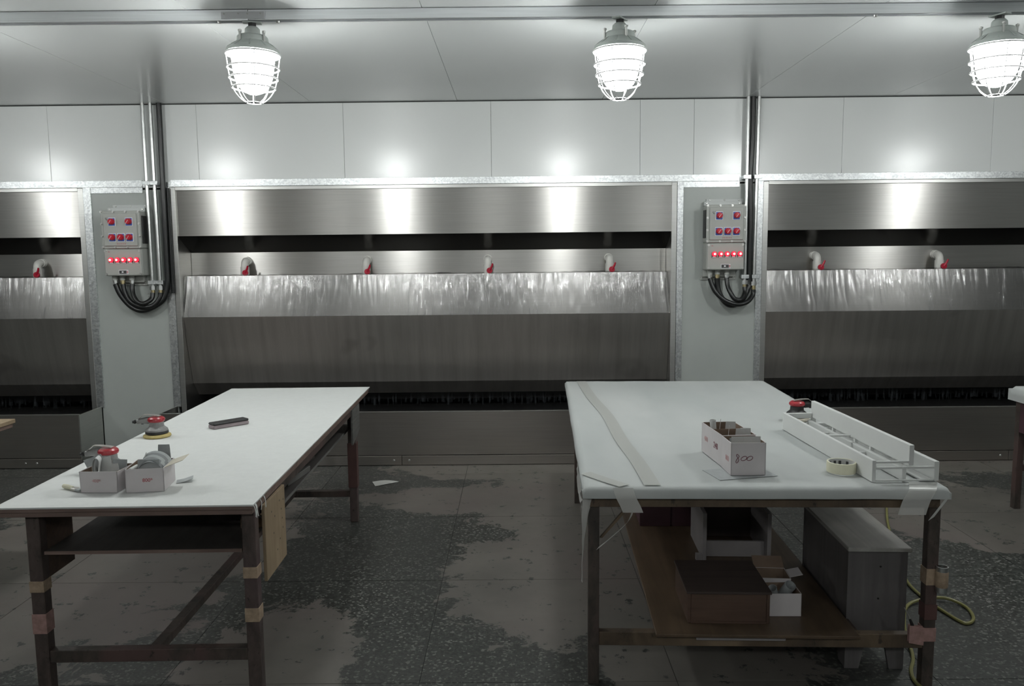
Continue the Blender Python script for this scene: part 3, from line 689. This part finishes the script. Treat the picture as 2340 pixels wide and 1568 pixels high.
# ------------------------------------------------------------------ cartons with sandpaper
def carton(name, label, loc, rz, w, d, h, div=(), taper=.0, group='white cartons of sandpaper', inside='carton_inside'):
    t = thing(name, label, 'carton', loc, rz, group); th = .0022
    def wall(a, b, z1a, z1b, nm='wall'):
        (xa, ya), (xb, yb) = a, b; dx, dy = xb-xa, yb-ya; L = math.hypot(dx, dy); nx, ny = -dy/L*th, dx/L*th
        m = MB(); vs = []
        for (x, y, z) in ((xa, ya, 0), (xb, yb, 0), (xb+taper*(1 if xb > w/2 else -1), yb, z1b), (xa+taper*(1 if xa > w/2 else -1), ya, z1a)): vs.append((x, y, z))
        A = [m.bm.verts.new(v) for v in vs]; Bv = [m.bm.verts.new((v[0]+nx, v[1]+ny, v[2])) for v in vs]
        fs = [m.bm.faces.new(A), m.bm.faces.new(Bv[::-1])]+[m.bm.faces.new((A[i], Bv[i], Bv[(i+1) % 4], A[(i+1) % 4])) for i in range(4)]
        bmesh.ops.recalc_face_normals(m.bm, faces=fs); return m.build(nm, 'carton', t, 0)
    wall((0, 0), (w, 0), h, h); wall((w, 0), (w, d), h, h); wall((w, d), (0, d), h, h); wall((0, d), (0, 0), h, h)
    i = .0025
    MB().box(i, w-i, i, d-i, .0006, .002).build('base', inside, t, 0)
    for (a, b, c_, e) in ((i, w-i, i, i+.0006), (i, w-i, d-i-.0006, d-i), (i, i+.0006, i, d-i), (w-i-.0006, w-i, i, d-i)): MB().box(a, b, c_, e, .002, h-.001).build('lining', inside, t, 0)
    for yy in div: MB().box(i, w-i, yy-.001, yy+.001, .002, h-.003).build('divider', inside, t, 0)
    return t
def sheet(label, prof, width, loc, rz, mat, group, rx=0, ry=0, name='sandpaper_sheet', cat='sandpaper', th=.001, taper=0):
    # profile: polyline in local x-z, extruded along local y
    P = smoothpath([(a, 0, b) for a, b in prof], 5); n = len(P)-1
    m = MB().grid(lambda u, v: (P[round(u*n)].x, (-.5+v)*width*(1-taper*u), P[round(u*n)].z), n, 2).thick(th)
    return tag(m.build(name, mat, None, 60, loc, rot=(rx, ry, rz)), label, cat, group)
def roll(label, loc, r, h, mat, rot, group):
    m = MB().grid(lambda u, v: ((r-.0016*u*1.4)*math.cos(u*9.0), (r-.0016*u*1.4)*math.sin(u*9.0), h*v), 40, 2).thick(.0007)
    return tag(m.build('sandpaper_roll', mat, None, 60, loc, rot=rot), label, 'sandpaper', group)
# left table carton A
zA = TZ+.0015
A0 = (-1.617, 2.897)
ca = carton('carton', 'smaller white carton of curled sandpaper at left, with faded stamp', (*A0, zA), R(-2), .138, .125, .079, taper=.003)
MB().text('400*', .017, Matrix.Translation((.062, -.0026, .044)) @ Matrix.Rotation(R(90), 4, 'X') @ Matrix.Rotation(R(-4), 4, 'Z')).build('lettering', 'text_pink', ca, 0)
gA = 'sandpaper in the smaller left carton'
sheet('wide grey sandpaper sheet leaning out at the left of the smaller carton', [(0, 0), (-.004, .06), (-.010, .112)], .074, (-1.580, 3.000, zA+.004), R(88), 'sandpaper_grey', gA, R(-20))
sheet('looped grey sandpaper sheet with open end in the smaller carton', [(-.004, .0), (-.016, .05), (-.018, .098), (-.006, .118), (.006, .104), (.002, .06), (.010, .01)], .045, (-1.572, 2.950, zA+.004), R(14), 'sandpaper_back', gA)
sheet('pale grey sandpaper sheet tilted in the middle of the smaller carton', [(.0, 0), (.004, .06), (.010, .112)], .056, (-1.540, 2.960, zA+.004), R(78), 'sandpaper_back', gA, R(-14))
sheet('light grey sandpaper sheet standing right of the middle in the smaller carton', [(.0, 0), (-.002, .05), (-.006, .100)], .05, (-1.518, 2.985, zA+.004), R(102), 'sandpaper_grey', gA, R(6))
sheet('short pale sandpaper sheet at the right of the smaller carton', [(.0, 0), (.004, .05), (.010, .094)], .052, (-1.500, 2.930, zA+.004), R(86), 'sandpaper_back', gA, R(-5), taper=.55)
# left table carton B
cb_ = carton('carton', 'larger white carton stamped 800 with an open cream flap, on the foam table', (-1.446, 2.888, zA), R(8.5), .136, .152, .088)
MB().text('800*', .019, Matrix.Translation((.078, -.0004, .044)) @ Matrix.Rotation(R(90), 4, 'X')).build('lettering', 'text_red', cb_, 0)
fl = MB(); fl.prism([(0, 0), (.045, .012), (.058, .026), (.012, .020)], .02, .135, 'y'); fl.bm.free()
m = MB().grid(lambda u, v: (.1365+.062*u, .010+.115*v+.03*u*(1-v)*.6, .088+.020*u), 4, 4).thick(.0018).build('flap', 'carton_cream', cb_, 0)
gB = 'sandpaper in the larger left carton'
def inB(x, y): a = R(8.5); return (-1.446+x*math.cos(a)-y*math.sin(a), 2.888+x*math.sin(a)+y*math.cos(a))
sheet('flat grey sandpaper sheet standing at the front of the larger carton', [(0, 0), (.002, .05), (.006, .112)], .078, (*inB(.078, .018), zA+.004), R(96), 'sandpaper_grey', gB)
for k, (y, r_, h0, mt) in enumerate(((.042, .047, .070, 'sandpaper_dark'), (.062, .050, .074, 'sandpaper_grey'), (.082, .052, .078, 'sandpaper_dark'), (.104, .055, .080, 'sandpaper_grey'))):
    arc = [(r_*math.cos(a)+.004, h0-.012+.058*math.sin(a)) for a in [R(d) for d in (150, 125, 100, 75, 50, 25, 8)]]
    sheet(('dark' if 'dark' in mt else 'grey')+' sandpaper sheet arched over the larger carton, '+('first', 'second', 'third', 'last')[k]+' from the front', arc, .034, (*inB(.078, y+.026), zA+.006), R(8.5), mt, gB, R(20))
sheet('pale pointed sandpaper sheet leaning out of the larger carton at its left', [(0, 0), (.010, .06), (.034, .125)], .07, (*inB(.022, .075), zA+.004), R(30), 'sandpaper_back', gB, 0, 0, taper=.8)
sheet('grey sandpaper corner standing up at the back of the larger carton', [(0, 0), (.002, .07), (.004, .142)], .06, (*inB(.104, .132), zA+.004), R(95), 'sandpaper_grey', gB, taper=.3)
t = thing('marker_stub', 'small round white-capped tube in the corner of the larger carton', 'tube', (*inB(.017, .014), zA+.070)); MB().cyl((0, -.008, .012), (0, .05, .012), .0085, seg=14).build('tube', 'white_paint', t)
sheet('torn grey sandpaper piece lying behind the larger carton', [(0, 0), (.03, .004), (.06, .012)], .05, (-1.318, 3.03, zA+.001), R(20), 'sandpaper_grey', gB)

# ------------------------------------------------------------------ right table
def frame_table(label, loc, rz, W, D, legs, extra=True):
    T = thing('workbench', label, 'table', loc, rz, 'workbenches')
    MB().box(.0, W, .0, D, .745, .775, .002).build('table_top', 'grey_wood', T, 0)
    MB().box(.004, W-.004, .012, .052, .703, .7445, .001).build('apron', 'iron_paint', T, 0)
    MB().box(.004, W-.004, D-.052, D-.012, .703, .7445, .001).build('apron', 'iron_dark', T, 0)
    for x in (.004, W-.044): MB().box(x, x+.04, .053, D-.053, .703, .7445, .001).build('side_rail', 'iron_dark', T, 0)
    out = []
    for x, y in legs: out.append(MB().box(x, x+.042, y, y+.042, 0, .7025, .002).build('leg', 'iron_dark', T, 0))
    return T, out
RX, RY, RA = .262, 2.925, R(-2.0)
def RT(x, y): return (RX+x*math.cos(RA)-y*math.sin(RA), RY+x*math.sin(RA)+y*math.cos(RA))
WR, DR = 1.300, 2.480
TR, legsR = frame_table('wide steel-framed workbench under a white cloth, at right', (RX, RY, 0), RA, WR, DR, ((.002, .014), (WR-.040, .014), (.036, 2.27), (WR-.06, 2.27)))
MB().box(.044, WR-.04, .018, .052, .155, .209, .002).build('stretcher', 'iron_paint', TR, 0)
MB().box(.08, WR-.06, 2.275, 2.31, .155, .205, .002).build('stretcher', 'iron_dark', TR, 0)
for x in (.38, 1.0): MB().box(x, x+.035, .053, 2.274, .17, .205, .002).build('stretcher', 'iron_dark', TR, 0)
MB().prism([(.046, .58), (.056, .58), (.16, .700), (.146, .700)], .02, .034, 'y').build('brace', 'iron_paint', TR, 0)
lg = legsR[1]
MB().box(WR-.042, WR+.004, .010, .060, .405, .468, .001).build('tape_band', 'kraft_tape', lg, 0)
MB().box(WR-.042, WR+.004, .010, .060, .185, .238, .001).build('tape_band', 'pink_tape', lg, 0)
MB().box(WR-.042, WR+.004, .010, .060, .27, .33, .001).build('tape_band', 'maroon_tape', lg, 0)
t = thing('pipe_cup', 'short grey metal pipe taped to the right leg of the cloth table', 'pipe', (*RT(WR+.010, .002), .385))
MB().lathe([(.0185, 0), (.021, 0), (.021, .098), (.0185, .098), (.0185, 0)], 24).build('tube', 'zinc_pipe', t)
MB().lathe([(.0212, .02), (.0225, .022), (.0225, .078), (.0212, .08)], 24).build('tape_wrap', 'kraft_tape', t)
t = thing('paper_pocket', 'pink paper pocket taped to the right leg near the floor, holding a knife', 'pocket', (*RT(WR-.098, .003), .183), RA)
MB().prism([(0, 0), (.054, -.010), (.054, .060), (.0, .068)], .0, .003, 'y').build('front', 'pink_tape', t, 0)
MB().prism([(0, 0), (.054, -.010), (.054, .060), (.0, .068)], .014, .017, 'y').build('back', 'pink_tape', t, 0)
t = thing('utility_knife', 'black handled knife stuck in the pink paper pocket', 'knife', (*RT(WR-.075, .0115), .20), RA)
MB().tube([(.014, 0, -.01), (-.012, 0, .055), (-.020, 0, .075)], [.006, .006, .004], 8).build('handle', 'black', t)
MB().tube([(-.020, 0, .075), (-.026, 0, .088), (-.042, 0, .118)], [.004, .003, .0018], 8).build('tip', 'sander_steel', t)
# cloth over the table
cl = MB().grid(drape(-.004, WR+.004, -.004, DR+.004, TZ, .05, 40, 70, .0045, .016, 3.3, (.045, .045, .05, .04)), 70, 110).thick(.002).build('table_cloth', 'cloth', None, 70, (RX, RY, 0), RA)
tag(cl, 'white plastic cloth wrapped and taped over the wide right workbench', 'cloth', 'white cloths over workbenches')
def ribbon(name, pts, w, mat, parent, side=(1, 0, 0), n=6):
    P = smoothpath(pts, n); k = len(P)-1; s = Vector(side).normalized()*w/2
    return MB().grid(lambda u, v: P[round(u*k)]+s*(2*v-1), k, 1).thick(.0006).build(name, mat, parent, 60)
ribbon('tape_strip', [(.24, .004, .7895), (.225, .35, .7895), (.195, .75, .7895), (.175, 1.3, .7895), (.12, 1.9, .7895), (.09, 2.46, .7895)], .062, 'tape_clear', cl)
ribbon('tape_strip', [(.0, .17, .7905), (.07, .075, .7905), (.135, -.004, .7905)], .05, 'tape_clear', cl, (.8, .6, 0))
ribbon('tape_strip', [(.128, -.022, .787), (.14, -.0285, .75), (.155, -.030, .72), (.165, -.031, .695)], .075, 'film', cl)
ribbon('tape_strip', [(.165, -.031, .705), (.145, -.033, .66), (.085, -.030, .60), (.035, -.024, .555)], .016, 'tape_clear', cl, (.6, .3, .6))
ribbon('tape_strip', [(1.245, .05, .789), (1.215, -.0215, .782), (1.19, -.030, .74), (1.175, -.032, .69)], .10, 'film', cl)
ribbon('tape_strip', [(1.305, -.02, .75), (1.27, -.030, .71), (1.245, -.031, .675)], .026, 'tape_clear', cl, (.7, 0, .5))
# film hanging at the near left corner
m = MB().grid(lambda u, v: (-.022+.05*(1-v)**2*u+.004*nz(v*5, u*3), -.006+.02*u, .775-.36*v+.002*u), 6, 22).thick(.0005)
m.build('hanging_film', 'film', cl, 60)
m = MB().grid(lambda u, v: (-.024+.012*nz(v*7, u), .03+.35*u, .775-(.10+.05*nz(u*4, 3))*v), 20, 8).thick(.0006); m.build('hanging_film', 'film', cl, 60)
# cartons on the right table
zR = TZ+.0045
cn = carton('carton', 'white carton with 800 handwritten on the front, on the cloth table', (.824, 3.040, zR+.001), R(1.5), .135, .130, .127)
def stroke(pts, r=.0011): return smoothpath(pts, 5)
m = MB()
e8 = [(.030, .078), (.024, .083), (.021, .077), (.027, .068), (.030, .060), (.024, .049), (.019, .052), (.022, .062), (.031, .073), (.030, .078)]
m.tube(stroke([(x, -.0006, z) for x, z in e8]), .0011, 6)
for cx_, cz in ((.050, .066), (.073, .066)):
    m.tube([(cx_+.0105*math.cos(a)+.004*math.sin(a), -.0006, cz+.0085*math.sin(a)) for a in [2*math.pi*i/20 for i in range(21)]], .0011, 6)
m.build('lettering', 'ink_maroon', cn)
MB().text('800', .030, Matrix.Translation((-.0005, .050, .055)) @ Matrix.Rotation(R(-90), 4, 'Z') @ Matrix.Rotation(R(90), 4, 'X')).build('lettering', 'text_pink', cn, 0)
cbk = carton('carton', 'longer white carton with two compartments behind the 800 carton', (.823, 3.176, zR), R(4.5), .140, .262, .127, div=(.13,))
MB().text('240', .036, Matrix.Translation((-.0005, .075, .066)) @ Matrix.Rotation(R(-90), 4, 'Z') @ Matrix.Rotation(R(90), 4, 'X')).build('lettering', 'ink_maroon', cbk, 0)
MB().text('400', .032, Matrix.Translation((-.0005, .20, .066)) @ Matrix.Rotation(R(-90), 4, 'Z') @ Matrix.Rotation(R(90), 4, 'X')).build('lettering', 'text_pink', cbk, 0)
gC = 'sandpaper in the right table cartons'
sheet('pale sandpaper sheet standing across the front of the 800 carton', [(0, 0), (.002, .07), (.006, .138)], .115, (.895, 3.085, zR+.004), R(91), 'sandpaper_back', gC)
sheet('grey sandpaper sheet standing behind the pale one in the 800 carton', [(0, 0), (.0, .07), (.002, .124)], .10, (.890, 3.125, zR+.004), R(91), 'sandpaper_grey', gC)
for (lx, ly, ang, hh, mt, lab) in ((.868, 3.235, 160, .150, 'carton', 'pointed white card leaning in the front compartment of the longer carton'), (.912, 3.225, 95, .140, 'sandpaper_back', 'round-topped pale sandpaper sheet in the front compartment of the longer carton'), (.934, 3.235, 80, .140, 'sandpaper_back', 'pale sandpaper stack at the right of the front compartment'), (.866, 3.365, 160, .152, 'carton', 'pointed white card leaning in the back compartment of the longer carton'), (.905, 3.355, 85, .142, 'sandpaper_back', 'curled pale sandpaper sheet in the back compartment')):
    sheet(lab, [(0, 0), (.006, .07), (.0, hh)], .05, (lx, ly, zR+.004), R(ang), mt, gC, taper=.75 if mt == 'carton' else .2)
roll('rolled pale sandpaper tube poking out at the left of the longer carton', (.845, 3.36, zR+.006), .0135, .148, 'sandpaper_back', (0, R(-6), 0), gC)
sheet('grey sandpaper sheet lying flat under the 800 carton', [(0, 0), (.12, .0006), (.242, 0)], .150, (.752, 3.055, zR-.001), R(13), 'sandpaper_grey', gC, th=.0007)
t = tape_roll((1.268, 3.085, zR), .0545, .041, .046, 'cream masking tape roll on the cloth in front of the white rack')
m = MB()
for a in (40, 75, 100, 130, 200, 250): m.box(.0448, .0458, -.005, .005, .018, .032, mat=Matrix.Rotation(R(a), 4, 'Z'))
m.build('core_print', 'text_dark', t, 0)
# white painted rack lying on the table
t = thing('white_rack', 'white painted slatted rack lying along the right edge of the cloth table', 'rack', (1.322, 2.935, TZ+.0048), R(2.0))
L = .915
def bar(nm, *a): return MB().box(*a, .001).build(nm, 'white_paint', t, 0)
bar('side_board', 0, .014, 0, L, 0, .082)
bar('side_board', .236, .254, 0, L, .0, .074)
bar('upper_board', .138, .156, .0, L, .060, .138)
bar('upper_board', .236, .254, .55, L, .078, .092)
bar('long_rail', .120, .136, .012, L-.004, .0, .046)
bar('long_rail', .190, .232, .012, L-.004, .0, .006)
bar('long_rail', .060, .075, .25, .70, .0, .008)
bar('cross_bar', .0145, .137, .0, .010, .070, .078)
bar('cross_bar', .0145, .2355, .0, .010, .048, .056)
bar('cross_bar', .0145, .2355, .0, .010, .0005, .007)
for i, y in enumerate((.30, .44, .66)):
    bar('cross_bar', .0145, .1195, y, y+.012, .070 if i % 2 else .030, .078 if i % 2 else .038)
    bar('post', .137, .150, y, y+.014, .0, .0595)
    bar('cross_bar', .157, .2355, y+.05, y+.062, .050, .058)
bar('cross_bar', .0145, .137, L-.016, L, .055, .080)
bar('cross_bar', .0145, .2355, L-.016, L-.002, .010, .030)
bar('post', .137, .156, L-.02, L, .0, .0595)

# things stored under the right table
BA = R(-2.4)
sb = MB().box(0, .755, 0, 1.72, 0, .012, .002).build('storage_board', 'shelf_brown', None, 0, (.517, 2.893, .2095), BA); tag(sb, 'brown plywood board lying on the stretchers under the cloth table', 'board')
zB = .2225
plank('batten', 'white painted batten along the front stretcher under the cloth table', .335, .012, .016, (*RT(.578, .008), .186), RA, 'white_board', 'batten')
t = thing('wooden_crate', 'dark brown wooden box with overhanging lid under the cloth table', 'box', (.654, 2.985, zB), R(-2.5))
MB().box(.012, .300, 0, .010, .004, .118, .001).build('front_panel', 'crate_wood', t, 0)
MB().box(.012, .300, .300, .310, .0, .118, .001).build('back_panel', 'crate_wood', t, 0)
for x in (0, .3005): MB().box(x, x+.0115, -.002, .312, .0, .118, .001).build('side_panel', 'crate_wood', t, 0)
MB().box(.012, .3, .0105, .2995, .0, .008).build('bottom', 'crate_wood', t, 0)
MB().box(-.006, .318, -.008, .318, .1185, .128, .001).build('lid', 'crate_lid', t, 0)
MB().box(.012, .300, -.004, -.0005, .0, .008).build('foot_strip', 'crate_wood', t, 0)
c3 = carton('carton', 'white carton with a rolled sandpaper beside the wooden box under the table', (.985, 3.035, zB), R(-1), .125, .115, .092)
roll('grey sandpaper roll resting in the carton beside the wooden box', (1.068, 3.135, zB+.040), .023, .075, 'sandpaper_grey', (R(32), R(18), 0), 'sandpaper under the table')
roll('smaller grey sandpaper roll in the carton beside the wooden box', (1.036, 3.125, zB+.030), .018, .070, 'sandpaper_grey', (R(25), R(-20), 0), 'sandpaper under the table')
c4 = carton('carton', 'dim white carton with open flaps behind the rolled sandpaper carton', (.995, 3.195, zB), R(-5), .125, .115, .090)
MB().grid(lambda u, v: (.127+.05*u, .02+.08*v, .089+.012*u), 3, 3).thick(.0015).build('flap', 'carton', c4, 0)
MB().grid(lambda u, v: (.0+.125*u, .117+.06*v, .089+.03*v), 3, 3).thick(.0015).build('flap', 'carton_inside', c4, 0)
t = thing('white_open_box', 'open white board box with two tall sides behind the wooden crate', 'box', (.858, 3.62, zB), R(-3))
for x in (0, .295): MB().box(x, x+.018, 0, .34, 0, .225, .001).build('side_board', 'white_board', t, 0)
MB().box(.0185, .2945, .05, .065, 0, .075, .001).build('cross_board', 'white_board', t, 0)
MB().box(.0185, .2945, .325, .34, 0, .20, .001).build('back_board', 'crate_lid', t, 0)
MB().box(-.03, -.0005, -.004, .02, 0, .03, .001).build('ledge', 'white_board', t, 0)
t = thing('maroon_box', 'dark maroon wooden box at the back of the board under the table', 'box', (.640, 4.10, zB), R(-2))
MB().box(0, .16, 0, .010, .0, .28, .001).box(.17, .52, .0, .010, .0, .28, .001).build('front_panel', 'maroon_box', t, 0)
MB().box(0, .52, .0105, .36, .0, .28, .002).build('body', 'maroon_box', t, 0)
# grey bench
t = thing('step_bench', 'grey wooden bench with notched feet standing under the cloth table', 'bench', (1.292, 3.045, 0), R(-2.6))
bw, bd, bh = .228, .56, .482
def notched(w, foot=.085, fb=.055, nh=.15):
    return [(0, 0), (fb, 0), (foot, nh), (w-foot, nh), (w-fb, 0), (w, 0), (w, bh), (0, bh)]
MB().prism(notched(bw), 0, .016, 'y').build('end_panel', 'bench_wood', t, 0)
MB().prism(notched(bw), bd-.016, bd, 'y').build('end_panel', 'bench_wood', t, 0)
for x in (.002, bw-.018): MB().prism([(a+.0165, b) for a, b in notched(bd-.033, .10, .06, .16)], x, x+.016, 'x').build('side_panel', 'bench_wood', t, 0)
MB().box(-.006, bw+.010, -.014, bd+.012, bh+.0005, bh+.018, .003).build('bench_top', 'bench_top', t, 0)
for x, z in ((.125, .42), (.12, .29)): MB().cyl((x, .0005, z), (x, -.0015, z), .004, seg=8).build('screw_hole', 'black', t, 0)
# hose on the floor
hz = .008
o = MB().tube(smoothpath([(2.40, 5.10, hz), (2.25, 4.76, hz), (2.06, 4.25, hz), (1.94, 3.88, hz), (1.922, 3.67, hz), (1.938, 3.54, hz), (1.97, 3.41, hz), (2.035, 3.455, hz), (2.065, 3.58, hz), (1.99, 3.648, hz+.012), (1.82, 3.60, hz+.004), (1.70, 3.40, hz), (1.60, 3.12, hz), (1.535, 3.00, hz), (1.515, 2.90, hz), (1.55, 2.75, hz)], 8), .0075, 8).build('air_hose', 'hose_yellow')
tag(o, 'thin olive air hose looping on the floor right of the cloth table', 'hose')
# third table at the right edge
TW = (3.160, 2.66)
T3, l3 = frame_table('workbench at the right edge of the picture, mostly cut off', (TW[0], TW[1], 0), 0, 1.25, 2.40, ((.006, 2.345), (1.15, 2.345), (.006, .02), (1.15, .02)))
MB().box(.049, 1.149, 2.35, 2.38, .245, .285, .002).build('stretcher', 'iron_dark', T3, 0)
MB().prism([(2.05, .50), (2.34, .50), (2.34, .70), (2.05, .70)], .006, .018, 'x').build('gusset', 'maroon_box', T3, 0)
cl3 = MB().grid(drape(-.004, 1.254, -.004, 2.404, TZ, .05, 30, 40, .004, .02, 3.3, (.10, .05, .05, .03)), 40, 60).thick(.002).build('table_cloth', 'cloth', None, 70, (TW[0], TW[1], 0))
tag(cl3, 'white cloth over the workbench at the right edge', 'cloth', 'white cloths over workbenches')
# far left table, only its corner shows
T4 = thing('workbench', 'pale plank workbench of which only a corner shows at the left edge', 'table', (-4.05, 2.0, 0), R(-.6), 'workbenches')
MB().box(0, 1.282, 0, 2.335, .758, .780, .002).build('table_top', 'plywood', T4, 0)
MB().box(.01, 1.272, .01, 2.325, .735, .7575, .002).build('table_top_board', 'edge_wood', T4, 0)
for x, y in ((.1, .1), (1.0, .1), (.1, 2.1), (1.0, 2.1)): MB().box(x, x+.05, y, y+.05, 0, .7345, .002).build('leg', 'iron_brown', T4, 0)
# paper scrap on the floor
m = MB(); m.grid(lambda u, v: (.18*u, .12*v*(1-u)+.05*u, .003+.012*math.sin(u*3)*v), 6, 4).thick(.0008)
tag(m.build('paper_scrap', 'paper', None, 60, (-1.02, 5.62, .001), R(20)), 'torn white paper scrap on the floor before the middle booth', 'paper')
